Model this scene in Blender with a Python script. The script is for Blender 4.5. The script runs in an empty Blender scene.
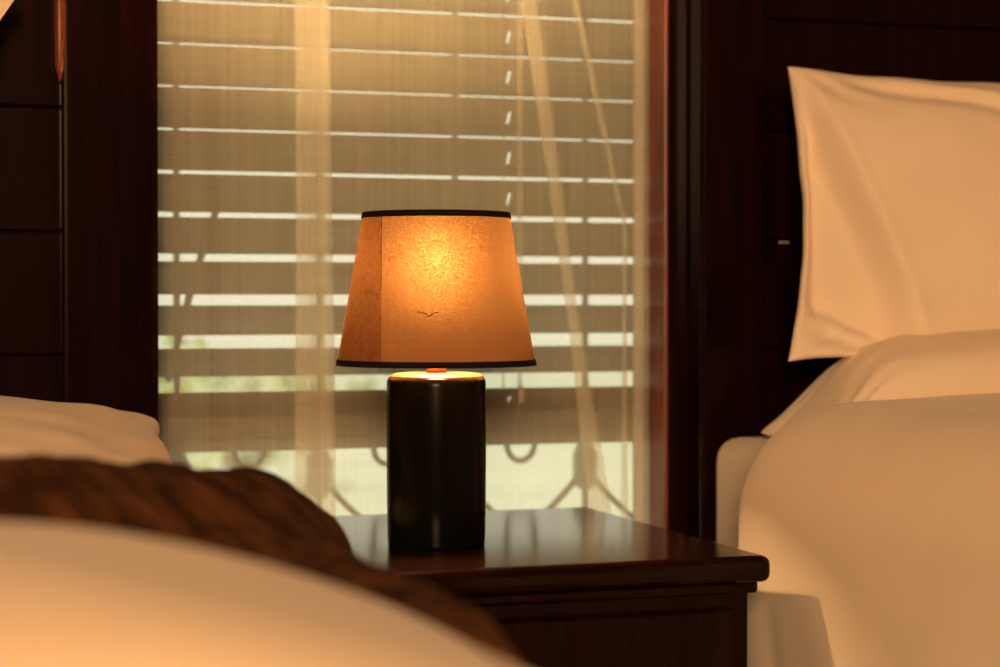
import bpy, bmesh, math, random
from mathutils import Vector, Matrix, noise
random.seed(4)
S = bpy.context.scene
COL = S.collection
PI = math.pi
R = math.radians

# ------------------------------------------------------------------ render look
S.view_settings.view_transform = 'Standard'
S.view_settings.look = 'None'
S.view_settings.gamma = 1.0
S.view_settings.exposure = 0.0
S.view_settings.use_curve_mapping = False
S.cycles.use_denoising = True
S.cycles.max_bounces = 14
S.cycles.diffuse_bounces = 6
S.cycles.transmission_bounces = 10
S.cycles.transparent_max_bounces = 40
S.cycles.sample_clamp_indirect = 6.0

# ------------------------------------------------------------------ materials
def nodes(name):
    m = bpy.data.materials.new(name); m.use_nodes = True
    nt = m.node_tree
    for n in list(nt.nodes): nt.nodes.remove(n)
    out = nt.nodes.new('ShaderNodeOutputMaterial')
    return m, nt, out

def coords(nt, scale=(1, 1, 1), kind='Object'):
    tc = nt.nodes.new('ShaderNodeTexCoord'); mp = nt.nodes.new('ShaderNodeMapping')
    mp.inputs['Scale'].default_value = scale
    nt.links.new(tc.outputs[kind], mp.inputs['Vector'])
    return mp.outputs['Vector']

def noise_tex(nt, vec, scale, detail=3.0, rough=0.55):
    n = nt.nodes.new('ShaderNodeTexNoise')
    n.inputs['Scale'].default_value = scale; n.inputs['Detail'].default_value = detail
    n.inputs['Roughness'].default_value = rough
    nt.links.new(vec, n.inputs['Vector'])
    return n

def ramp(nt, fac, stops):
    r = nt.nodes.new('ShaderNodeValToRGB')
    e = r.color_ramp.elements
    while len(e) < len(stops): e.new(0.5)
    for el, (p, c) in zip(e, stops):
        el.position = p; el.color = (*c, 1)
    nt.links.new(fac, r.inputs['Fac'])
    return r.outputs['Color']

def bump(nt, height, strength, dist=0.002):
    b = nt.nodes.new('ShaderNodeBump')
    b.inputs['Strength'].default_value = strength; b.inputs['Distance'].default_value = dist
    nt.links.new(height, b.inputs['Height'])
    return b.outputs['Normal']

def principled(name, c1, c2=None, rough=0.5, nscale=8.0, stretch=(1, 1, 1), bumpk=0.0, spec=0.5, metal=0.0,
               coat=0.0, sheen=0.0, bdist=0.002, detail=4.0, lo=0.35, hi=0.65):
    m, nt, out = nodes(name)
    p = nt.nodes.new('ShaderNodeBsdfPrincipled')
    nt.links.new(p.outputs[0], out.inputs['Surface'])
    v = coords(nt, stretch)
    n = noise_tex(nt, v, nscale, detail)
    if c2 is None: c2 = tuple(x * 0.85 for x in c1)
    nt.links.new(ramp(nt, n.outputs['Fac'], [(lo, c1), (hi, c2)]), p.inputs['Base Color'])
    p.inputs['Roughness'].default_value = rough
    p.inputs['Specular IOR Level'].default_value = spec
    p.inputs['Metallic'].default_value = metal
    p.inputs['Coat Weight'].default_value = coat
    p.inputs['Coat Roughness'].default_value = 0.12
    if sheen:
        p.inputs['Sheen Weight'].default_value = sheen
    if bumpk:
        nt.links.new(bump(nt, n.outputs['Fac'], bumpk, bdist), p.inputs['Normal'])
    return m

M = {}
# dark mahogany, glossy
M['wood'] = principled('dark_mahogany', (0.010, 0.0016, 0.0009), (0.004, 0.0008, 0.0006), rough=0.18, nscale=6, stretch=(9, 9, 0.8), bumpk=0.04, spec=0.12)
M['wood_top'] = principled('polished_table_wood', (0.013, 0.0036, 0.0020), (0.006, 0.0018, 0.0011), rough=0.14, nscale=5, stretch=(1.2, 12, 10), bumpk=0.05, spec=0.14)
M['wood_lit'] = principled('lamplit_mahogany', (0.20, 0.042, 0.012), (0.10, 0.019, 0.006), rough=0.35, nscale=6, stretch=(9, 9, 0.8), bumpk=0.04, spec=0.4)  # lighter, redder copy of the mahogany, lamplight put into the colour
M['linen'] = principled('cream_cotton', (0.80, 0.66, 0.50), (0.75, 0.61, 0.455), rough=0.85, nscale=5, sheen=0.15, spec=0.15)
M['duvet'] = principled('soft_cotton', (0.82, 0.66, 0.47), (0.77, 0.61, 0.43), rough=0.85, nscale=4, sheen=0.15, spec=0.15)
M['quilt'] = principled('pale_cotton_quilt', (0.90, 0.755, 0.585), (0.86, 0.715, 0.545), rough=0.85, nscale=4, sheen=0.15, spec=0.15)
M['throw'] = principled('brown_wool_throw', (0.125, 0.048, 0.015), (0.036, 0.0125, 0.005), rough=0.95, nscale=22, stretch=(1, 1.6, 1), bumpk=0.6, spec=0.1, bdist=0.004, lo=0.36, hi=0.60)
M['slat'] = principled('painted_blind_slat', (0.20, 0.175, 0.09), (0.165, 0.145, 0.075), rough=0.5, nscale=7, stretch=(0.6, 10, 10), spec=0.3)
M['cord'] = principled('cotton_cord', (0.75, 0.68, 0.52), rough=0.8, nscale=60)
M['ceramic'] = principled('dark_glazed_ceramic', (0.003, 0.0033, 0.002), (0.002, 0.002, 0.0015), rough=0.20, nscale=14, spec=0.05)
M['cap'] = principled('lamplit_glaze', (0.14, 0.09, 0.04), (0.11, 0.065, 0.03), rough=0.45, nscale=20, spec=0.4)  # base top paler than the ceramic: bulb light put into the colour
M['tape'] = principled('dark_shade_tape', (0.008, 0.004, 0.004), rough=0.8, nscale=80, bumpk=0.2, spec=0.15)
M['brass'] = principled('aged_brass', (0.50, 0.27, 0.10), (0.36, 0.18, 0.06), rough=0.35, nscale=30, metal=1.0)
M['strip_metal'] = principled('bright_metal', (0.85, 0.83, 0.80), rough=0.55, nscale=40, metal=1.0)
M['iron'] = principled('painted_iron', (0.42, 0.41, 0.36), (0.34, 0.33, 0.29), rough=0.6, nscale=30)
M['wall'] = principled('brown_plaster', (0.27, 0.18, 0.10), (0.24, 0.16, 0.09), rough=0.9, nscale=3, bumpk=0.05)
M['ceil'] = principled('timber_ceiling', (0.22, 0.15, 0.10), rough=0.9, nscale=3)
M['floor'] = principled('dark_floor_boards', (0.07, 0.03, 0.015), (0.04, 0.016, 0.008), rough=0.35, nscale=4, stretch=(8, 0.8, 8))
M['ground'] = principled('pale_bounce_ground', (0.80, 0.77, 0.64), (0.66, 0.66, 0.52), rough=0.9, nscale=3)
M['lawn'] = principled('dry_lawn', (0.31, 0.315, 0.25), (0.26, 0.275, 0.21), rough=0.95, nscale=1.2)
M['leaf'] = principled('shrub_leaf', (0.42, 0.48, 0.22), (0.30, 0.38, 0.16), rough=0.6, nscale=6)
M['bark'] = principled('shrub_bark', (0.20, 0.14, 0.09), rough=0.9, nscale=20)

def mat_shade():
    m, nt, out = nodes('lampshade_fabric')
    v = coords(nt, (1, 1, 1.9))
    n = noise_tex(nt, v, 270, 2.5, 0.6)
    n2 = noise_tex(nt, v, 9, 2)
    col = ramp(nt, n.outputs['Fac'], [(0.38, (0.52, 0.19, 0.05)), (0.62, (1.0, 0.58, 0.24))])
    mul = nt.nodes.new('ShaderNodeMixRGB'); mul.blend_type = 'MULTIPLY'; mul.inputs['Fac'].default_value = 1
    nt.links.new(col, mul.inputs[1])
    nt.links.new(ramp(nt, n2.outputs['Fac'], [(0.3, (0.82, 0.80, 0.78)), (0.7, (1, 1, 1))]), mul.inputs[2])
    # loose weave: part of the bulb light passes almost straight through, part is scattered
    dim = nt.nodes.new('ShaderNodeMixRGB'); dim.blend_type = 'MULTIPLY'; dim.inputs['Fac'].default_value = 1
    nt.links.new(mul.outputs[0], dim.inputs[1]); dim.inputs[2].default_value = (SHADE_T, SHADE_T, SHADE_T, 1)
    tr = nt.nodes.new('ShaderNodeBsdfTranslucent'); nt.links.new(dim.outputs[0], tr.inputs['Color'])
    dim2 = nt.nodes.new('ShaderNodeMixRGB'); dim2.blend_type = 'MULTIPLY'; dim2.inputs['Fac'].default_value = 1
    nt.links.new(mul.outputs[0], dim2.inputs[1]); dim2.inputs[2].default_value = (SHADE_R, SHADE_R, SHADE_R, 1)
    rf = nt.nodes.new('ShaderNodeBsdfRefraction'); rf.inputs['IOR'].default_value = 1.5
    rf.inputs['Roughness'].default_value = 1.0
    nt.links.new(dim2.outputs[0], rf.inputs['Color'])
    df = nt.nodes.new('ShaderNodeBsdfDiffuse'); df.inputs['Color'].default_value = (0.20, 0.085, 0.03, 1)
    b = bump(nt, n.outputs['Fac'], 0.35, 0.001)
    nt.links.new(b, df.inputs['Normal'])
    a1 = nt.nodes.new('ShaderNodeAddShader'); a2 = nt.nodes.new('ShaderNodeAddShader')
    nt.links.new(tr.outputs[0], a1.inputs[0]); nt.links.new(rf.outputs[0], a1.inputs[1])
    nt.links.new(a1.outputs[0], a2.inputs[0]); nt.links.new(df.outputs[0], a2.inputs[1])
    nt.links.new(a2.outputs[0], out.inputs['Surface'])
    return m
SHADE_T = 0.0064
SHADE_R = 0.0035
M['shade'] = mat_shade()
def mat_lap():
    m, nt, out = nodes('loose_weave_lap')
    tp = nt.nodes.new('ShaderNodeBsdfTransparent')
    n = noise_tex(nt, coords(nt), 150, 2)
    nt.links.new(ramp(nt, n.outputs['Fac'], [(0.3, (0.66, 0.56, 0.54)), (0.7, (0.82, 0.74, 0.72))]), tp.inputs['Color'])
    nt.links.new(tp.outputs[0], out.inputs['Surface'])
    return m
M['lap'] = mat_lap()

def mat_sheer():
    m, nt, out = nodes('sheer_voile')
    v = coords(nt, (1, 0.05, 1))
    w1 = noise_tex(nt, coords(nt, (190, 4, 3.0)), 1.0, 3)      # vertical threads
    w2 = noise_tex(nt, coords(nt, (9, 4, 420)), 1.0, 1)        # horizontal threads
    add = nt.nodes.new('ShaderNodeMath'); add.operation = 'ADD'
    add.operation = 'MULTIPLY_ADD'; add.inputs[1].default_value = 0.4
    nt.links.new(w2.outputs['Fac'], add.inputs[0]); nt.links.new(w1.outputs['Fac'], add.inputs[2])
    mr = nt.nodes.new('ShaderNodeMapRange')
    mr.inputs['From Min'].default_value = 0.45; mr.inputs['From Max'].default_value = 0.95
    mr.inputs['To Min'].default_value = SHEER - 0.04; mr.inputs['To Max'].default_value = SHEER + 0.04
    nt.links.new(add.outputs[0], mr.inputs['Value'])
    tp = nt.nodes.new('ShaderNodeBsdfTransparent'); tp.inputs['Color'].default_value = (1, 0.99, 0.96, 1)
    df = nt.nodes.new('ShaderNodeBsdfDiffuse'); df.inputs['Color'].default_value = (0.92, 0.86, 0.70, 1)
    tl = nt.nodes.new('ShaderNodeBsdfTranslucent'); tl.inputs['Color'].default_value = (0.92, 0.88, 0.74, 1)
    m1 = nt.nodes.new('ShaderNodeMixShader'); m1.inputs[0].default_value = 0.50
    nt.links.new(df.outputs[0], m1.inputs[1]); nt.links.new(tl.outputs[0], m1.inputs[2])
    m2 = nt.nodes.new('ShaderNodeMixShader')
    nt.links.new(mr.outputs[0], m2.inputs[0])
    nt.links.new(tp.outputs[0], m2.inputs[1]); nt.links.new(m1.outputs[0], m2.inputs[2])
    nt.links.new(m2.outputs[0], out.inputs['Surface'])
    return m
SHEER = 0.32
M['sheer'] = mat_sheer()

def mat_glass():
    m, nt, out = nodes('window_glass')
    tp = nt.nodes.new('ShaderNodeBsdfTransparent'); tp.inputs['Color'].default_value = (0.97, 0.98, 0.95, 1)
    gl = nt.nodes.new('ShaderNodeBsdfGlossy'); gl.inputs['Roughness'].default_value = 0.03
    v = coords(nt); n = noise_tex(nt, v, 1.5, 1)
    mr = nt.nodes.new('ShaderNodeMapRange'); mr.inputs['To Min'].default_value = 0.03; mr.inputs['To Max'].default_value = 0.06
    nt.links.new(n.outputs['Fac'], mr.inputs['Value'])
    mx = nt.nodes.new('ShaderNodeMixShader'); nt.links.new(mr.outputs[0], mx.inputs[0])
    nt.links.new(tp.outputs[0], mx.inputs[1]); nt.links.new(gl.outputs[0], mx.inputs[2])
    nt.links.new(mx.outputs[0], out.inputs['Surface'])
    return m
M['glass'] = mat_glass()

def mat_bulb():
    m, nt, out = nodes('glowing_bulb')
    e = nt.nodes.new('ShaderNodeEmission'); e.inputs['Color'].default_value = (1.0, 0.60, 0.25, 1)
    e.inputs['Strength'].default_value = BULB
    nt.links.new(e.outputs[0], out.inputs['Surface'])
    return m
BULB = 1100.0
M['bulb'] = mat_bulb()

# ------------------------------------------------------------------ mesh helpers
def link(name, me, m, parent=None, smooth=False):
    o = bpy.data.objects.new(name, me); COL.objects.link(o)
    if m: me.materials.append(m)
    if smooth:
        for p in me.polygons: p.use_smooth = True
    if parent: o.parent = parent
    return o

def bobj(name, bm, m, parent=None, smooth=False, loc=None):
    me = bpy.data.meshes.new(name)
    bmesh.ops.recalc_face_normals(bm, faces=bm.faces)
    bm.to_mesh(me); bm.free()
    o = link(name, me, m, parent, smooth)
    if loc: o.location = loc
    return o

def bx(bm, x0, x1, y0, y1, z0, z1, bev=0.0, seg=2):
    r = bmesh.ops.create_cube(bm, size=1.0)
    vs = r['verts']
    for v in vs:
        v.co = Vector(((x0 + x1) / 2 + v.co.x * (x1 - x0), (y0 + y1) / 2 + v.co.y * (y1 - y0), (z0 + z1) / 2 + v.co.z * (z1 - z0)))
    if bev:
        es = list({e for v in vs for e in v.link_edges})
        bmesh.ops.bevel(bm, geom=es, offset=bev, segments=seg, profile=0.5, affect='EDGES')

def boxo(name, m, parent, *a, bev=0.0, seg=2):
    bm = bmesh.new(); bx(bm, *a, bev=bev, seg=seg)
    return bobj(name, bm, m, parent)

def lathe(bm, prof, n=48, cx=0, cy=0, cap=True):
    rings = []
    for r, z in prof:
        rings.append([bm.verts.new((cx + r * math.cos(2 * PI * k / n), cy + r * math.sin(2 * PI * k / n), z)) for k in range(n)])
    for a, b in zip(rings, rings[1:]):
        for k in range(n):
            bm.faces.new((a[k], a[(k + 1) % n], b[(k + 1) % n], b[k]))
    if cap:
        bm.faces.new(rings[0][::-1]); bm.faces.new(rings[-1])

def tube(bm, pts, r, n=8, rads=None):
    pts = [Vector(p) for p in pts]
    rings = []
    up = Vector((0.31, 0.2, 0.93)).normalized()
    for i, p in enumerate(pts):
        d = (pts[min(i + 1, len(pts) - 1)] - pts[max(i - 1, 0)]).normalized()
        if abs(d.dot(up)) > 0.98: up = Vector((0.9, 0.3, 0.1)).normalized()
        a = d.cross(up).normalized(); b = d.cross(a)
        rr = rads[i] if rads else r
        rings.append([bm.verts.new(p + rr * (a * math.cos(2 * PI * k / n) + b * math.sin(2 * PI * k / n))) for k in range(n)])
    for a, b in zip(rings, rings[1:]):
        for k in range(n):
            bm.faces.new((a[k], a[(k + 1) % n], b[(k + 1) % n], b[k]))
    bm.faces.new(rings[0][::-1]); bm.faces.new(rings[-1])

def sheet2(name, fn, nu, nv, m, parent=None, sub=0):
    """closed soft body: fn(u, v, side) with u, v in -1..1; both sides meet at the rim"""
    verts, faces = [], []
    top, bot = {}, {}
    for i in range(nu + 1):
        for j in range(nv + 1):
            u, v = -1 + 2 * i / nu, -1 + 2 * j / nv
            u = math.sin(u * PI / 2) * 0.55 + u * 0.45; v = math.sin(v * PI / 2) * 0.55 + v * 0.45
            rim = i in (0, nu) or j in (0, nv)
            top[i, j] = len(verts); verts.append(fn(u, v, 1))
            if rim: bot[i, j] = top[i, j]
            else:
                bot[i, j] = len(verts); verts.append(fn(u, v, -1))
    for i in range(nu):
        for j in range(nv):
            q = [(i, j), (i + 1, j), (i + 1, j + 1), (i, j + 1)]
            faces.append([top[k] for k in q]); faces.append([bot[k] for k in reversed(q)])
    me = bpy.data.meshes.new(name); me.from_pydata([tuple(v) for v in verts], [], faces)
    o = link(name, me, m, parent, True)
    if sub:
        md = o.modifiers.new('Subdivision', 'SUBSURF'); md.levels = sub; md.render_levels = sub
    return o

def empty(name, loc, rz=0.0):
    o = bpy.data.objects.new(name, None); COL.objects.link(o)
    o.location = loc; o.rotation_euler = (0, 0, rz); o.empty_display_size = 0.1
    return o

def tag(o, label, cat, group=None):
    o['label'] = label; o['category'] = cat
    if group: o['group'] = group
    return o

def structure(o):
    o['kind'] = 'structure'; return o

def under(o, root):
    """parent o (built in world coordinates) to root, keeping it in place"""
    o.parent = root
    o.matrix_parent_inverse = Matrix.Translation(root.location).inverted()
    return o

def nz(x, y, z, s=1.0):
    return noise.noise(Vector((x * s, y * s, z * s)))

def sstep(a, b, x):
    t = max(0.0, min(1.0, (x - a) / (b - a))); return t * t * (3 - 2 * t)

def crease(x, y, p, q, w):
    """0..1 bell around the segment p-q, fading at its ends"""
    px, py = q[0] - p[0], q[1] - p[1]
    L2 = px * px + py * py
    t = max(0.0, min(1.0, ((x - p[0]) * px + (y - p[1]) * py) / L2))
    d = math.hypot(x - p[0] - t * px, y - p[1] - t * py)
    return math.exp(-(d / w) ** 2) * (math.sin(PI * min(1, max(0, t * 0.9 + 0.05))) ** 0.5)

# ------------------------------------------------------------------ key dimensions (metres)
ZC = 0.886                       # eye height
WX0, WX1 = 0.435, 1.199          # window opening
WZ0, WZ1 = 0.40, 2.15
WY = 2.80                        # inner wall face
RX0, RX1, RY0 = -1.9, 3.3, -3.3  # room
RH = 2.75

# ------------------------------------------------------------------ the room
structure(boxo('floor', M['floor'], None, RX0, RX1, RY0, 3.05, -0.1, 0))
structure(boxo('ceiling', M['ceil'], None, RX0, RX1, RY0, 3.05, RH, RH + 0.1))
structure(boxo('wall_left', M['wall'], None, RX0 - 0.1, RX0, RY0, 3.05, 0, RH))
structure(boxo('wall_right', M['wall'], None, RX1, RX1 + 0.1, RY0, 3.05, 0, RH))
structure(boxo('wall_front', M['wall'], None, RX0, RX1, RY0 - 0.1, RY0, 0, RH))
bm = bmesh.new()
for a in ((RX0, WX0, 0, RH), (WX1 + 0.075, RX1, 0, RH), (WX0, WX1 + 0.075, 0, WZ0), (WX0, WX1 + 0.075, WZ1, RH)):
    bx(bm, a[0], a[1], WY + 0.02, 3.05, a[2], a[3])
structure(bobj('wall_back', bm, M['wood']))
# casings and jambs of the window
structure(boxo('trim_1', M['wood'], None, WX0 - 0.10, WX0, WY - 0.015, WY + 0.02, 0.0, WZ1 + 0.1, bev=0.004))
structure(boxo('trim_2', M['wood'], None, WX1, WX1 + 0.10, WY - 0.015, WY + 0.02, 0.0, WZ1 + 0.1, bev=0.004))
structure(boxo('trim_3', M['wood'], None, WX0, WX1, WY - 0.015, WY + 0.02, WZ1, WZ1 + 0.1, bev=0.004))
structure(boxo('trim_4', M['wood'], None, WX0, WX1 + 0.07, WY - 0.005, 3.05, WZ0 - 0.03, WZ0, bev=0.004))
w = structure(empty('window_1', (0.82, 2.99, WZ0)))
def wpart(name, m, *a, bev=0.0): return structure(under(boxo(name, m, None, *a, bev=bev), w))
wpart('jamb', M['wood_lit'], WX1 - 0.0005, WX1 + 0.076, WY + 0.021, 2.885, WZ0, WZ1, bev=0.002)
wpart('jamb_lining', M['wood_lit'], WX1 - 0.0008, WX1 + 0.006, WY - 0.018, WY + 0.022, WZ0, WZ1, bev=0.002)
wpart('jamb', M['wood_lit'], WX0 - 0.012, WX0 + 0.0005, WY - 0.012, 3.0, WZ0, WZ1, bev=0.002)
bm = bmesh.new()
bx(bm, WX0, WX0 + 0.03, 2.985, 3.03, WZ0, WZ1); bx(bm, WX1 + 0.05, WX1 + 0.075, 2.985, 3.03, WZ0, WZ1)
bx(bm, WX0 + 0.03, WX1 + 0.05, 2.985, 3.03, WZ0, WZ0 + 0.04); bx(bm, WX0 + 0.03, WX1 + 0.05, 2.985, 3.03, WZ1 - 0.05, WZ1)
f = bobj('window_frame', bm, M['wood_lit']); structure(under(f, w))
wpart('glass_pane', M['glass'], WX0 + 0.03, WX1 + 0.05, 3.004, 3.010, WZ0 + 0.04, WZ1 - 0.05)
structure(boxo('ground', M['ground'], None, -10, 20, 3.05, 6.5, -0.15, -0.02))  # unseen near ground, made pale to bounce sunlight on to the curtain
structure(boxo('lawn', M['lawn'], None, -10, 20, 6.5, 40, -0.15, -0.025))

# ------------------------------------------------------------------ iron grille outside the window
g = tag(empty('window_grille', (0.82, 3.10, 0.42)), 'wrought iron scroll grille outside the glass, seen below the raised blind', 'window grille')
def gp(name, pts, r, rads=None):
    bm = bmesh.new(); tube(bm, pts, r, 8, rads)
    return under(bobj(name, bm, M['iron'], None, True), g)
GY = 3.10
gp('rail', [(WX0 - 0.05, GY, 0.44), (WX1 + 0.14, GY, 0.44)], 0.008)
gp('rail', [(WX0 - 0.05, GY, 0.715), (WX1 + 0.14, GY, 0.715)], 0.008)
bars = [1.192 - 0.226 * k for k in range(-1, 4)]
for b in bars:
    gp('bar', [(b, GY, 0.42), (b, GY, 0.80), (b, GY, 1.7)], 0.0055)
    gp('collar', [(b, GY, 0.572), (b, GY, 0.59), (b, GY, 0.63), (b, GY, 0.648)], 0.02, [0.012, 0.021, 0.021, 0.013])
    for s in (-1, 1):
        pts = []
        for k in range(15):       # lower scroll bends away from the collar
            a = k / 14
            pts.append((b + s * (0.010 + 0.085 * a), GY, 0.603 - 0.088 * a ** 0.75))
        gp('scroll', pts, 0.0055)
for b0 in bars:
    c = b0 - 0.113
    pts = [(c + 0.024 * math.cos(a), GY, 0.650 + 0.028 * math.sin(a)) for a in [PI + PI * k / 14 for k in range(15)]]
    pts = [(c - 0.026, GY, 0.715)] + pts + [(c + 0.026, GY, 0.715)]
    gp('hook', pts, 0.0052)
# long slanting scroll seen through the lower slat gaps
gp('scroll', [(0.50 + 0.09 * t, GY, 0.76 + 0.30 * t + 0.02 * math.sin(t * 3)) for t in [k / 12 for k in range(13)]], 0.006)

# ------------------------------------------------------------------ shrubs outdoors
def shrub(x, y, h, r, label, seed):
    rnd = random.Random(seed)
    root = tag(empty('garden_shrub', (x, y, -0.02)), label, 'shrub', 'shrubs in the garden')
    bm = bmesh.new()
    for k in range(5):
        a = 2 * PI * k / 5 + rnd.random()
        tube(bm, [(0, 0, 0), (0.2 * r * math.cos(a), 0.2 * r * math.sin(a), h * 0.35), (0.55 * r * math.cos(a), 0.55 * r * math.sin(a), h * 0.8)], 0.02, 6, [0.03, 0.02, 0.008])
    bobj('stem', bm, M['bark'], root, True)
    bm = bmesh.new()
    for k in range(420):
        d = Vector((rnd.gauss(0, 1), rnd.gauss(0, 1), rnd.gauss(0, 1))).normalized() * rnd.uniform(0.55, 1.0)
        p = Vector((d.x * r, d.y * r, h * 0.6 + d.z * h * 0.42))
        t = Vector((rnd.gauss(0, 1), rnd.gauss(0, 1), rnd.gauss(0, 0.6))).normalized()
        q = t.cross(Vector((0.2, 0.3, 1))).normalized()
        L, W = rnd.uniform(0.07, 0.12), rnd.uniform(0.02, 0.035)
        n = t.cross(q) * 0.012
        vs = [bm.verts.new(p - t * L / 2), bm.verts.new(p + q * W + n), bm.verts.new(p + t * L / 2), bm.verts.new(p - q * W + n)]
        bm.faces.new((vs[0], vs[1], vs[2])); bm.faces.new((vs[0], vs[2], vs[3]))
    bobj('foliage', bm, M['leaf'], root)
shrub(0.55, 5.6, 0.95, 0.55, 'leafy green shrub outdoors at the left side of the window', 3)
shrub(1.9, 9.5, 0.62, 0.75, 'low green shrub farther out, seen through the lower gaps of the blind', 8)

# ------------------------------------------------------------------ venetian blind
BY = 2.925
bl = tag(empty('venetian_blind', (0.82, BY, 0.72)), 'cream wide slat venetian blind with tilted slats, raised above the sill', 'blind')
HX = 0.998                               # slots of the lift cord
def slat(bm, zc, th, wd=0.066, t=0.0028, hole=True):
    xs0, xs1 = WX0 + 0.012, WX1 + 0.018
    hw, hl = 0.0026, 0.011
    def piece(x0, x1, a0, a1):
        n = 4
        vs = bmesh.ops.create_cube(bm, size=1)['verts']
        for v in vs:
            x = x0 if v.co.x < 0 else x1; a = a0 if v.co.y < 0 else a1; h = t / 2 if v.co.z > 0 else -t / 2
            # inner edge up, outer edge down
            v.co = Vector((x, BY + a * math.cos(th) + h * math.sin(th), zc - a * math.sin(th) + h * math.cos(th)))
    if not hole:
        piece(xs0, xs1, -wd / 2, wd / 2); return
    piece(xs0, HX - hw, -wd / 2, wd / 2); piece(HX + hw, xs1, -wd / 2, wd / 2)
    piece(HX - hw, HX + hw, -wd / 2, -hl); piece(HX - hw, HX + hw, hl, wd / 2)
bm = bmesh.new()
SP = 0.0622
# tilt of each slat measured on the blind: nearly closed above, opening towards the bottom
tilts = [(0.70, 33), (0.78, 37), (0.90, 43), (0.96, 48), (1.02, 52), (1.08, 55), (1.20, 56.5), (1.28, 55), (1.36, 47), (2.2, 50)]
def tilt(z):
    for (a, p), (b, q) in zip(tilts, tilts[1:]):
        if z <= b: return p + (q - p) * max(0, (z - a) / (b - a))
    return tilts[-1][1]
z = 0.7315
k = 0
while z < 2.06:
    slat(bm, z, R(tilt(z) + 0.8 * math.sin(k * 2.1)))
    z += SP; k += 1
under(bobj('slats', bm, M['slat']), bl)
under(boxo('bottom_rail', M['slat'], None, WX0 + 0.012, WX1 + 0.018, BY - 0.03, BY + 0.03, 0.664, 0.682, bev=0.003), bl)
for k in range(5):
    under(boxo('stacked_slat', M['slat'], None, WX0 + 0.012, WX1 + 0.018, BY - 0.031 + 0.001 * (k % 2), BY + 0.031, 0.6845 + 0.0062 * k, 0.6895 + 0.0062 * k, bev=0.001), bl)
under(boxo('head_rail', M['slat'], None, WX0 + 0.01, WX1 + 0.02, BY - 0.035, BY + 0.035, 2.08, 2.13, bev=0.003), bl)
for x in (0.691, HX - 0.002):
    for s in (-1, 1):
        bm = bmesh.new(); tube(bm, [(x + 0.006, BY + s * 0.0365, 0.672), (x + 0.006, BY + s * 0.0365, 2.09)], 0.0011, 6)
        under(bobj('ladder_cord', bm, M['cord'], None, True), bl)
bm = bmesh.new(); tube(bm, [(1.004, BY - 0.045, 2.09), (1.004, BY - 0.046, 1.4), (1.003, BY - 0.046, 0.752)], 0.0010, 6)
pc = under(bobj('pull_cord', bm, M['cord'], None, True), bl)
bm = bmesh.new(); lathe(bm, [(0.0012, 0.757), (0.0035, 0.752), (0.0052, 0.741), (0.0050, 0.732), (0.002, 0.729)], 16, 1.003, BY - 0.046)
t_ = bobj('tassel', bm, M['cord'], None, True); t_.parent = pc; 

# ------------------------------------------------------------------ sheer curtain with pleats folded over themselves
CY = 2.843
def curtain_path(z):
    """points (x, y) along the cloth at height z; s-shaped folds lay three layers over one another"""
    zz = min(z, 1.70)
    drop = 1.336 - zz
    b_c = 1.004 + 0.150 * drop; b_w = 0.018 + 0.006 * sstep(0.9, 1.3, zz) + 0.016 * sstep(0.85, 0.6, zz)
    c_c = min(1.080 + 0.238 * drop, 1.160); c_w = 0.006 + 0.003 * math.sin(z * 5)
    b_c = min(b_c, c_c - b_w / 2 - c_w / 2 - 0.006)
    folds = [(0.670 + 0.004 * math.sin(z * 2.3), 0.056 + 0.006 * math.sin(z * 3.1 + 1)),
             (b_c, b_w), (c_c, c_w), (1.183, 0.018)]
    pts = []
    x, y = WX0 + 0.006, CY
    d = 0.0045
    sgn = 1
    for (c, w_) in folds:
        x0, x1 = c - w_ / 2, c + w_ / 2
        n = 26
        for i in range(n):
            t = i / n
            xx = x + (x1 - x) * t
            pts.append((xx, y, 1))
        y1 = y + sgn * d; y2 = y1 + sgn * d
        pts.append((x1 + 0.001, y + sgn * d * 0.3, 0)); pts.append((x1 + 0.001, y + sgn * d * 0.7, 0))
        for i in range(9): pts.append((x1 + (x0 - x1) * i / 8, y1, 0))
        pts.append((x0 - 0.001, y1 + sgn * d * 0.3, 0)); pts.append((x0 - 0.001, y1 + sgn * d * 0.7, 0))
        x, y = x0, y2
        sgn = -sgn
    for i in range(13):
        pts.append((x + (WX1 - 0.001 - x) * i / 12, y, 1))
    return [(px, py + f * (0.0035 * math.sin(px * 46 + 1.1 * math.sin(z * 1.4)) + 0.002 * math.sin(px * 130 + z)), f) for px, py, f in pts]
zs = [0.425 + (2.097 - 0.425) * k / 66 for k in range(67)]
rows = [curtain_path(z) for z in zs]
verts, faces = [], []
for z, row in zip(zs, rows):
    for px, py, f in row: verts.append((px, py, z))
nn = len(rows[0])
for i in range(len(zs) - 1):
    for j in range(nn - 1):
        faces.append((i * nn + j, i * nn + j + 1, (i + 1) * nn + j + 1, (i + 1) * nn + j))
me = bpy.data.meshes.new('sheer_curtain'); me.from_pydata(verts, [], faces)
cu = link('sheer_curtain', me, M['sheer'], None, True)
tag(cu, 'sheer cream voile curtain with folded pleats hanging before the blind', 'curtain')
cr = tag(empty('curtain_rod', (0.82, CY, 2.115)), 'slim dark rod carrying the sheer curtain across the window', 'curtain rod')
bm = bmesh.new(); tube(bm, [(WX0, CY + 0.002, 2.106), (WX1, CY + 0.002, 2.106)], 0.006, 12)
under(bobj('rod', bm, M['wood'], None, True), cr)
for x in (WX0 + 0.006, WX1 - 0.006):
    under(boxo('bracket', M['wood'], None, x - 0.005, x + 0.005, CY - 0.012, CY + 0.016, 2.099, 2.12, bev=0.002), cr)

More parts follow.
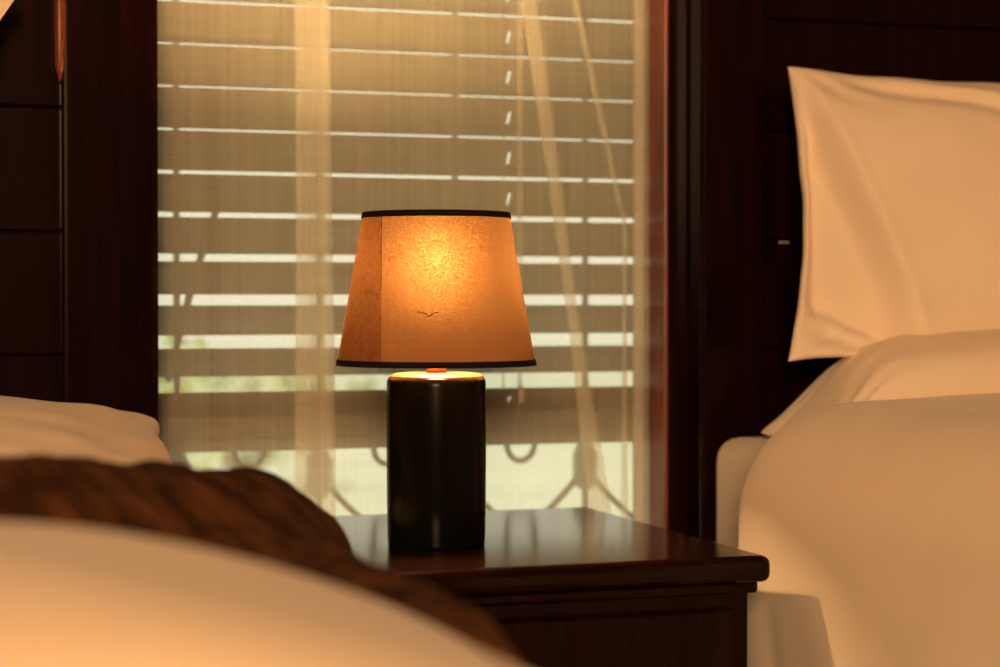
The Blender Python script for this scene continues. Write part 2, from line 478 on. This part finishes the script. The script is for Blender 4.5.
# ------------------------------------------------------------------ nightstand
TZ = 0.58
ns = tag(empty('nightstand', (0.78, 2.46, 0)), 'polished dark wood nightstand between the two beds, under the lamp', 'nightstand')
under(boxo('table_top', M['wood_top'], None, 0.495, 1.071, 2.158, 2.768, TZ - 0.032, TZ, bev=0.011, seg=4), ns)
under(boxo('cabinet_body', M['wood'], None, 0.525, 1.056, 2.195, 2.755, 0.09, TZ - 0.045, bev=0.003), ns)
under(boxo('top_moulding', M['wood'], None, 0.512, 1.062, 2.178, 2.760, TZ - 0.047, TZ - 0.031, bev=0.005, seg=3), ns)
for z0, z1 in ((0.345, 0.515), (0.12, 0.325)):
    d = under(boxo('drawer', M['wood'], None, 0.548, 1.033, 2.178, 2.20, z0, z1, bev=0.004), ns)
    bm = bmesh.new(); lathe(bm, [(0.004, 0), (0.005, 0.012), (0.012, 0.018), (0.014, 0.024), (0.010, 0.030), (0.002, 0.032)], 20)
    bmesh.ops.rotate(bm, verts=bm.verts, cent=(0, 0, 0), matrix=Matrix.Rotation(PI / 2, 3, 'X'))
    bmesh.ops.translate(bm, verts=bm.verts, vec=(0.783, 2.180, (z0 + z1) / 2))
    kb = bobj('knob', bm, M['brass'], None, True); kb.parent = d; kb.matrix_parent_inverse = Matrix.Translation(ns.location).inverted() @ Matrix.Identity(4); kb.matrix_parent_inverse = Matrix.Identity(4)
for x in (0.55, 1.031):
    for y in (2.22, 2.73):
        bm = bmesh.new()
        bx(bm, x - 0.024, x + 0.024, y - 0.024, y + 0.024, 0.0, 0.10, bev=0.004)
        for v in bm.verts:
            if v.co.z < 0.03: v.co.x = x + (v.co.x - x) * 0.7; v.co.y = y + (v.co.y - y) * 0.7
        under(bobj('leg', bm, M['wood']), ns)

# ------------------------------------------------------------------ table lamp
LX, LY = 0.722, 2.395
lamp = tag(empty('table_lamp', (LX, LY, TZ)), 'lit table lamp with tapered orange shade and black cylinder base', 'lamp')
def lp(name, prof, m, smooth=True, n=64):
    bm = bmesh.new(); lathe(bm, prof, n); return bobj(name, bm, m, lamp, smooth)
H = 0.2155
prof = [(0.050, 0.0), (0.0595, 0.0), (0.0608, 0.002), (0.0606, 0.005), (0.0612, 0.008), (0.0620, 0.06), (0.0625, 0.12), (0.0622, H - 0.016)]
for k in range(1, 8):
    a = k / 7 * PI / 2
    prof.append((0.0622 - 0.013 * (1 - math.cos(a)), H - 0.014 + 0.013 * math.sin(a)))
prof += [(0.040, H), (0.013, H)]
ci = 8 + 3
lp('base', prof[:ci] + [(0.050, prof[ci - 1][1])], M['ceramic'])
lp('lit_base_top', prof[ci - 1:], M['cap'])  # top and upper rim of the base, in the lamplit tone
lp('neck', [(0.013, H - 0.002), (0.0125, H + 0.004), (0.0115, H + 0.006), (0.0115, H + 0.022), (0.008, H + 0.024)], M['brass'], n=32)
lp('socket', [(0.010, H + 0.022), (0.016, H + 0.028), (0.016, H + 0.075), (0.013, H + 0.08)], M['brass'], n=32)
bz = H + 0.142
lp('bulb', [(0.011, H + 0.078), (0.013, H + 0.100)] + [(max(0.001, 0.027 * math.sin(a)), bz - 0.027 * math.cos(a)) for a in [R(35) + (PI - R(35)) * k / 12 for k in range(13)]], M['bulb'], n=32)
SB, ST = 0.2275, 0.4130          # bottom and top of the shade above the table
rb, rt = 0.1237, 0.0915
bm = bmesh.new(); NS = 128
rows_ = 24
ring = []
for j in range(rows_ + 1):
    z = SB + (ST - SB) * j / rows_; r = rb + (rt - rb) * j / rows_
    ring.append([bm.verts.new((r * math.cos(2 * PI * k / NS), r * math.sin(2 * PI * k / NS), z)) for k in range(NS)])
for a, b in zip(ring, ring[1:]):
    for k in range(NS): bm.faces.new((a[k], a[(k + 1) % NS], b[(k + 1) % NS], b[k]))
shade = bobj('lamp_shade', bm, M['shade'], lamp, True)
def band(name, z0, z1, m, off, th, a0=None, a1=None):
    """a strip of tape wrapped on the shade between two heights (and two angles)"""
    bm = bmesh.new()
    full = a0 is None
    n = 128 if full else 20
    A = [2 * PI * k / n for k in range(n)] if full else [a0 + (a1 - a0) * k / n for k in range(n + 1)]
    def rad(z): return rb + (rt - rb) * (z - SB) / (ST - SB)
    nz_ = 1 if full else 18
    R4 = []
    for o_ in (off, off + th):
        for j in range(nz_ + 1):
            z = z0 + (z1 - z0) * j / nz_
            R4.append([bm.verts.new(((rad(z) + o_) * math.cos(a), (rad(z) + o_) * math.sin(a), z)) for a in A])
    def strip(p, q):
        m_ = len(A) if full else len(A) - 1
        for k in range(m_):
            bm.faces.new((p[k], p[(k + 1) % len(A)], q[(k + 1) % len(A)], q[k]))
    for j in range(nz_):
        strip(R4[j], R4[j + 1]); strip(R4[nz_ + 1 + j], R4[nz_ + 2 + j])
    strip(R4[0], R4[nz_ + 1]); strip(R4[nz_], R4[2 * nz_ + 1])
    return bobj(name, bm, m, shade, True)
band('bottom_trim', SB - 0.003, SB + 0.0045, M['tape'], -0.0012, 0.0026)
band('top_trim', ST - 0.0055, ST + 0.002, M['tape'], -0.0012, 0.0026)
# direction from the shade towards the viewer, used to place the seam and the snag as in the photo
va = math.atan2(-LY, -LX)
def seam_angle(t):                  # the sewn edge runs straight up on the tapered fabric
    return va - math.asin(0.066 / (rb + (rt - rb) * t))
bm = bmesh.new()
tube(bm, [((rb + (rt - rb) * t + 0.0006) * math.cos(seam_angle(t)), (rb + (rt - rb) * t + 0.0006) * math.sin(seam_angle(t)), SB + (ST - SB) * t) for t in [0.5 + 0.49 * k / 20 for k in range(21)]], 0.0004, 6)
bobj('seam', bm, M['tape'], shade, True)
bm = bmesh.new()                       # second layer where the fabric laps over itself
g_ = []
for j in range(13):
    t = 0.02 + 0.96 * j / 12
    rr = rb + (rt - rb) * t + 0.0004
    g_.append([bm.verts.new((rr * math.cos(seam_angle(t) - 0.75 * k / 16), rr * math.sin(seam_angle(t) - 0.75 * k / 16), SB + (ST - SB) * t)) for k in range(17)])
for p, q in zip(g_, g_[1:]):
    for k in range(16): bm.faces.new((p[k], p[k + 1], q[k + 1], q[k]))
bobj('fabric_lap', bm, M['lap'], shade, True)
bm = bmesh.new()
pts = []
for t in [k / 10 for k in range(11)]:
    zz = SB + 0.063 + 0.0015 * (abs(t - 0.5) * 4 - 1) - (0.0025 if 0.45 < t < 0.7 else 0)
    rr = rb + (rt - rb) * (zz - SB) / (ST - SB) + 0.0005
    a = va + (-0.20 + 0.235 * t)
    pts.append((rr * math.cos(a), rr * math.sin(a), zz))
tube(bm, pts, 0.00055, 6)
bobj('loose_thread', bm, M['tape'], shade, True)
# wire spider that carries the shade
bm = bmesh.new()
for k in range(3):
    a = va + 0.6 + k * 2 * PI / 3
    tube(bm, [(0.016 * math.cos(a), 0.016 * math.sin(a), H + 0.034), ((rb - 0.012) * math.cos(a), (rb - 0.012) * math.sin(a), SB + 0.012), ((rb - 0.001) * math.cos(a), (rb - 0.001) * math.sin(a), SB + 0.003)], 0.0012, 6)
bobj('shade_carrier', bm, M['brass'], lamp, True)

# ------------------------------------------------------------------ beds
def bed(name, x0, x1, ztop, label, inner, stile0, stile1, with_strip=False):
    """x0..x1 mattress, stile0..stile1 the headboard post next to the window"""
    root = tag(empty(name, ((x0 + x1) / 2, 1.75, 0)), label, 'bed')
    P = lambda n, m, *a, bev=0.0, seg=2: under(boxo(n, m, None, *a, bev=bev, seg=seg), root)
    hb_out = (x0 - 0.05) if inner > 0 else (x1 + 0.05)
    hx0, hx1 = min(hb_out, stile0), max(hb_out, stile1)
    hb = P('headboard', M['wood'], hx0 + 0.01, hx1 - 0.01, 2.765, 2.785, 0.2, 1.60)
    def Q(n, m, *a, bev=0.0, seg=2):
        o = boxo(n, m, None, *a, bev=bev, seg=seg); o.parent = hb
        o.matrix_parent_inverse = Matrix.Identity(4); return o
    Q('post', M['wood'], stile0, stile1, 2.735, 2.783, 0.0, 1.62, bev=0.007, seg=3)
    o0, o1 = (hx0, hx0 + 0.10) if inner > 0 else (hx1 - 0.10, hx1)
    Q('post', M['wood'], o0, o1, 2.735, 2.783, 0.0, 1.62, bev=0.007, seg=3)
    ia, ib = (o1, stile0) if inner > 0 else (stile1, o0)
    Q('top_rail', M['wood'], ia, ib, 2.742, 2.783, 1.50, 1.60, bev=0.004)
    zz = 0.478
    while zz < 1.48:
        Q('board', M['wood'], ia - 0.006, ib + 0.006, 2.750, 2.764, zz + 0.001, min(zz + 0.166, 1.498), bev=0.0025)
        zz += 0.167
    if with_strip:
        Q('bright_strip', M['strip_metal'], 1.372, 1.388, 2.744, 2.7505, 0.9720, 0.9750, bev=0.0012)  # small bright strip on the boards
    else:
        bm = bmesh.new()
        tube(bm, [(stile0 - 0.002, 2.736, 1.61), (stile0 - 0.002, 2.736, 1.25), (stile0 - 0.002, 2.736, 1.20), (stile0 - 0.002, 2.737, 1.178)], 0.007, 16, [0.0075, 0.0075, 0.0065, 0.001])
        o = bobj('highlight_bead', bm, M['wood_lit'], None, True); o.parent = hb  # added bead in lit wood, standing in for the post edge's highlight
    P('bed_frame', M['wood'], x0 - 0.01, x1 + 0.01, 0.72, 2.735, 0.20, 0.40, bev=0.006)
    for x in (x0 + 0.05, x1 - 0.05):
        P('leg', M['wood'], x - 0.035, x + 0.035, 0.75, 0.82, 0, 0.21, bev=0.004)
    mt = tag(boxo('mattress', M['linen'], None, x0, x1, 0.76, 2.734, 0.405, ztop, bev=0.035, seg=5), '', 'mattress')
    for p in mt.data.polygons: p.use_smooth = True
    return root, mt

lb, lm = bed('bed', -0.55, 0.425, 0.600, 'dark wood bed left of the nightstand, with a brown throw', 1, 0.30, 0.43)
lm['label'] = 'mattress on the bed left of the nightstand, under the brown throw'
rbed, rm = bed('bed', 1.250, 2.27, 0.682, 'dark wood bed right of the nightstand, with an upright pillow', -1, 1.238, 1.345, with_strip=True)
rm['label'] = 'mattress in a cream sheet on the bed right of the nightstand'

# ------------------------------------------------------------------ pillows
def pillow(name, a, b, T, mat4, seed, extra=None, ears=0.10, label='', side_pinch=0.06, flare=0.0, under_=0.85, droop=0.0, n=(64, 48)):
    def fn(u, v, s):
        # outline: sides pulled in between pointed corners
        x = a * u * (1 - side_pinch * (1 - v * v) * abs(u) ** 2)
        x *= 1 - flare * v
        y = b * v * (1 - ears * (1 - u * u) * abs(v) ** 2)
        dz = droop * sstep(-0.62, -1.0, u)
        e = max(0.0, (1 - u ** 2)) * max(0.0, (1 - v ** 2))
        h = T * (e ** 0.42) * (0.94 + 0.10 * nz(u * 1.3 + seed, v * 1.3, seed))
        # soft wrinkles that gather towards the corners and the hem
        q = math.exp(-((1 - abs(u)) ** 2 + (1 - abs(v)) ** 2) / 0.12)
        ang = math.atan2((1 - abs(v)) + 0.02, (1 - abs(u)) + 0.02)
        h += 0.007 * q * math.sin(ang * 11 + seed) * min(1, e * 8)
        h += 0.0035 * nz(u * 5 + seed, v * 2.2, s * 2.0 + seed) * min(1, e * 6)
        if extra and s > 0: h += extra(u, v) * min(1.0, e * 9)
        w_ = 0.006 * nz(u * 3, v * 3, seed + 9)
        return mat4 @ Vector((x + w_, y + w_, (h if s > 0 else -h * under_) - dz))
    o = sheet2(name, fn, n[0], n[1], M['linen'], sub=1)
    tag(o, label, 'pillow', 'bed pillows')
    return o

def frame_at(loc, rx, ry=0.0, rz=0.0):
    return Matrix.Translation(loc) @ Matrix.Rotation(rz, 4, 'Z') @ Matrix.Rotation(rx, 4, 'X') @ Matrix.Rotation(ry, 4, 'Y')

def pr(u, v):
    d = 0.0
    # the front face breaks along a line from the upper left corner down to the lower left
    uc = -0.93 + 0.42 * (0.8 - v) / 1.6
    d -= 0.045 * sstep(0.02, -0.10, u - uc) * sstep(1.0, 0.6, v)
    d += 0.008 * math.exp(-((u - uc) / 0.03) ** 2)
    d -= 0.013 * crease(u, v, (-0.78, 0.90), (0.25, 0.55), 0.05)          # long fold under the top hem
    d += 0.006 * crease(u, v, (-0.75, 0.99), (0.25, 0.66), 0.05)
    d -= 0.010 * crease(u, v, (-0.97, -0.55), (-0.55, -0.88), 0.035)
    d += 0.010 * crease(u, v, (-0.98, -0.66), (-0.55, -0.97), 0.04)
    d -= 0.008 * crease(u, v, (-0.90, 0.25), (-0.78, -0.10), 0.03)
    d -= 0.006 * crease(u, v, (-0.55, -0.75), (-0.20, -0.62), 0.04)
    return d
pillow('pillow', 0.36, 0.228, 0.086, frame_at((1.664, 2.575, 1.012), R(72), 0, R(-3)), 2.3, pr, flare=0.085, side_pinch=0.085, label='plump cream pillow standing upright against the headboard of the bed on the right')
pillow('pillow', 0.35, 0.11, 0.095, frame_at((1.620, 2.49, 0.760), R(3), R(-3), R(-6)), 5.1, under_=0.45, droop=0.055, label='cream pillow lying flat beneath the upright pillow on the bed on the right')
pillow('pillow', 0.36, 0.235, 0.085, frame_at((-0.181, 2.60, 1.184), R(76), 0, R(4)) @ Matrix.Rotation(R(-20), 4, 'Z'), 7.7, label='cream pillow standing against the left headboard, only its corner in view')
def pl(u, v): return 0.006 * nz(u * 4, v * 4, 3.3)
pillow('pillow', 0.36, 0.23, 0.075, frame_at((0.07, 2.46, 0.684), R(13), R(2), R(2)), 9.2, pl, label='cream pillow lying flat on the left bed behind the brown throw')

# ------------------------------------------------------------------ brown throw and light duvet on the left bed
def throw(u, v, s):
    Y = 1.645 + 0.405 * v
    xmax = 0.453 + 0.042 * sstep(1.78, 1.93, Y) + 0.012 * nz(Y * 4, 0.3, 1.0)
    X = -0.50 + (xmax + 0.50) * (u + 1) / 2
    edge = (max(0.0, 1 - abs(u) ** 22) * max(0.0, 1 - abs(v) ** 12)) ** 0.5
    # crest of the bunched throw runs slantwise over the bed, higher towards the middle
    dx, dy = -0.63, -0.777
    sx, sy = X - 0.475, Y - 1.985
    al = sx * dx + sy * dy; d = sx * -dy + sy * dx
    amp = 0.044 + 0.075 * sstep(-0.05, 0.55, al)
    roll = math.exp(-((d - 0.02) / 0.10) ** 2) if d > 0.02 else math.exp(-((d - 0.02) / 0.14) ** 2)
    roll *= sstep(-0.20, 0.0, al)
    amp = 0.089 - 0.042 * sstep(0.37, 0.485, X) + 0.040 * sstep(0.15, 0.60, al)
    roll *= amp; rim = 0.042 * sstep(0.28, 0.39, X) * (1 - sstep(1.90, 2.02, Y))
    kk = max(0.0, 0.03 - abs(roll - rim)) / 0.03
    top = 0.640 + max(roll, rim) + kk * kk * 0.0075
    top -= 0.034 * sstep(0.38, 0.25, X) * sstep(1.50, 1.38, Y)
    top += 0.004 * nz(X * 16, Y * 16, 0.5) + 0.003 * nz(X * 50, Y * 50, 2.5)
    z = 0.604 + (top - 0.604) * edge if s > 0 else 0.603
    return Vector((X, Y, max(z, 0.603)))
th = sheet2('throw_blanket', throw, 150, 120, M['throw'])
tag(th, 'brown textured wool throw spread over the bed on the left', 'blanket')

def duvet_l(u, v, s):
    Y = 1.04 + 0.30 * v
    X = -0.05 + 0.455 * u
    X += 0.010 * nz(Y * 5, 1.7, 0.2); Y += 0.014 * nz(X * 5, 0.7, 4.2)
    eu = max(0.0, 1 - abs(u) ** 2.2) ** 0.75
    ev = max(0.0, 1 - abs(v) ** 5) ** 0.5
    if s < 0: return Vector((X, Y, 0.650 - 0.030 * eu ** 0.5 * ev))
    h = 0.118 * eu * ev
    h += (0.006 * nz(X * 3.5, Y * 2.0, 0.8) + 0.010 * crease(X, Y, (-0.25, 1.30), (0.12, 0.85), 0.07) - 0.007 * crease(X, Y, (-0.05, 1.35), (0.30, 0.9), 0.06)) * min(1, eu * ev * 2)
    return Vector((X, Y, 0.650 + h))
dl = sheet2('duvet', duvet_l, 70, 70, M['duvet'], sub=1)
tag(dl, 'thick cream duvet on the left bed, nearest the viewer', 'duvet', 'duvets on the beds')

# ------------------------------------------------------------------ duvet hanging over the right bed
def duvet_r(u, v, s):
    """v runs from the foot to the head, u from the far side over the top and down the near side"""
    Y = 1.60 + 0.81 * v
    n1 = nz(Y * 2.6, u * 2, 0.3)
    t = (u + 1) / 2                       # 0 hem at the nightstand side, 1 far side
    L = t * 1.75
    drop = 0.42; rad = 0.13
    zt = 0.745 + 0.012 * nz(Y * 3, u * 3, 2.2)
    xs = 1.150                                # hanging side
    if L < drop:                              # hanging part
        k = 1 - L / drop
        x = xs - 0.045 * k * (1 - sstep(2.0, 2.40, Y)) + 0.006 * k * math.sin(Y * 9 + 0.4)
        z = zt - rad - 0.02 - (drop - L)
        nrm = Vector((-1, 0, 0))
    elif L < drop + rad * PI / 2:
        a = (L - drop) / rad
        x = xs + rad * (1 - math.cos(a)); z = zt - 0.02 - rad + rad * math.sin(a)
        nrm = Vector((-math.cos(a), 0, math.sin(a)))
    else:
        d = L - drop - rad * PI / 2
        x = xs + rad + d
        z = zt - 0.02 + 0.030 * sstep(0, 0.40, d) - 0.02 * sstep(0.7, 1.1, d)
        nrm = Vector((0, 0, 1))
    e = (max(0.0, 1 - abs(u) ** 6) * max(0.0, 1 - abs(v) ** 10)) ** 0.5
    thick = 0.028 * e
    p = Vector((x, Y, z))
    p += Vector((0, 0.02 * nz(x * 4, 0.4, z * 3) , 0))
    if s > 0:
        w_ = 0.012 * nz(Y * 3.2, L * 2.6, 0.9) + 0.003 * crease(Y, L, (2.2, 0.40), (2.0, 0.10), 0.05) - 0.004 * crease(Y, L, (2.30, 0.34), (2.22, 0.02), 0.03) \
            - 0.008 * crease(Y, L, (2.30, 0.75), (2.28, 1.4), 0.05)
        return p + nrm * (thick + w_ * min(1, e * 1.5))
    return p - nrm * thick
dr = sheet2('duvet', duvet_r, 120, 110, M['quilt'], sub=1)
tag(dr, 'cream duvet draped over the side of the bed on the right', 'duvet', 'duvets on the beds')

# ------------------------------------------------------------------ light
wd = bpy.data.worlds.new('sky'); S.world = wd; wd.use_nodes = True
bg = wd.node_tree.nodes['Background']
bg.inputs['Color'].default_value = (1.0, 1.0, 0.80, 1)
bg.inputs['Strength'].default_value = 1.15

def area(name, loc, target, size, power, color):
    l = bpy.data.lights.new(name, 'AREA'); l.shape = 'DISK'; l.size = size; l.energy = power; l.color = color
    o = bpy.data.objects.new(name, l); COL.objects.link(o); o.location = loc
    o.rotation_euler = (Vector(target) - Vector(loc)).to_track_quat('-Z', 'Y').to_euler()
    return o
sun = bpy.data.lights.new('sun', 'SUN'); sun.energy = 8.0; sun.angle = R(2); sun.color = (1.0, 0.97, 0.86)
so = bpy.data.objects.new('sun', sun); COL.objects.link(so); so.location = (0, 0, 8)
so.rotation_euler = Vector((-0.55, 0.04, -1.0)).to_track_quat('-Z', 'Y').to_euler()   # along the house, on to the garden
# assumed warm key light, no lamp seen, behind the viewer and to the left
area('assumed_key_light', (-0.95, -2.80, 1.82), (1.0, 2.3, 0.75), 1.3, 256, (1.0, 0.61, 0.31))

# ------------------------------------------------------------------ camera
cam = bpy.data.cameras.new('camera'); co = bpy.data.objects.new('camera', cam); COL.objects.link(co)
cam.sensor_width = 36; cam.lens = 72
co.location = (0, 0, ZC)
co.rotation_euler = (R(90 - 0.96), 0, R(-18.6))
cam.dof.use_dof = True; cam.dof.focus_distance = 2.46; cam.dof.aperture_fstop = 2.9
cam.clip_start = 0.02
S.camera = co
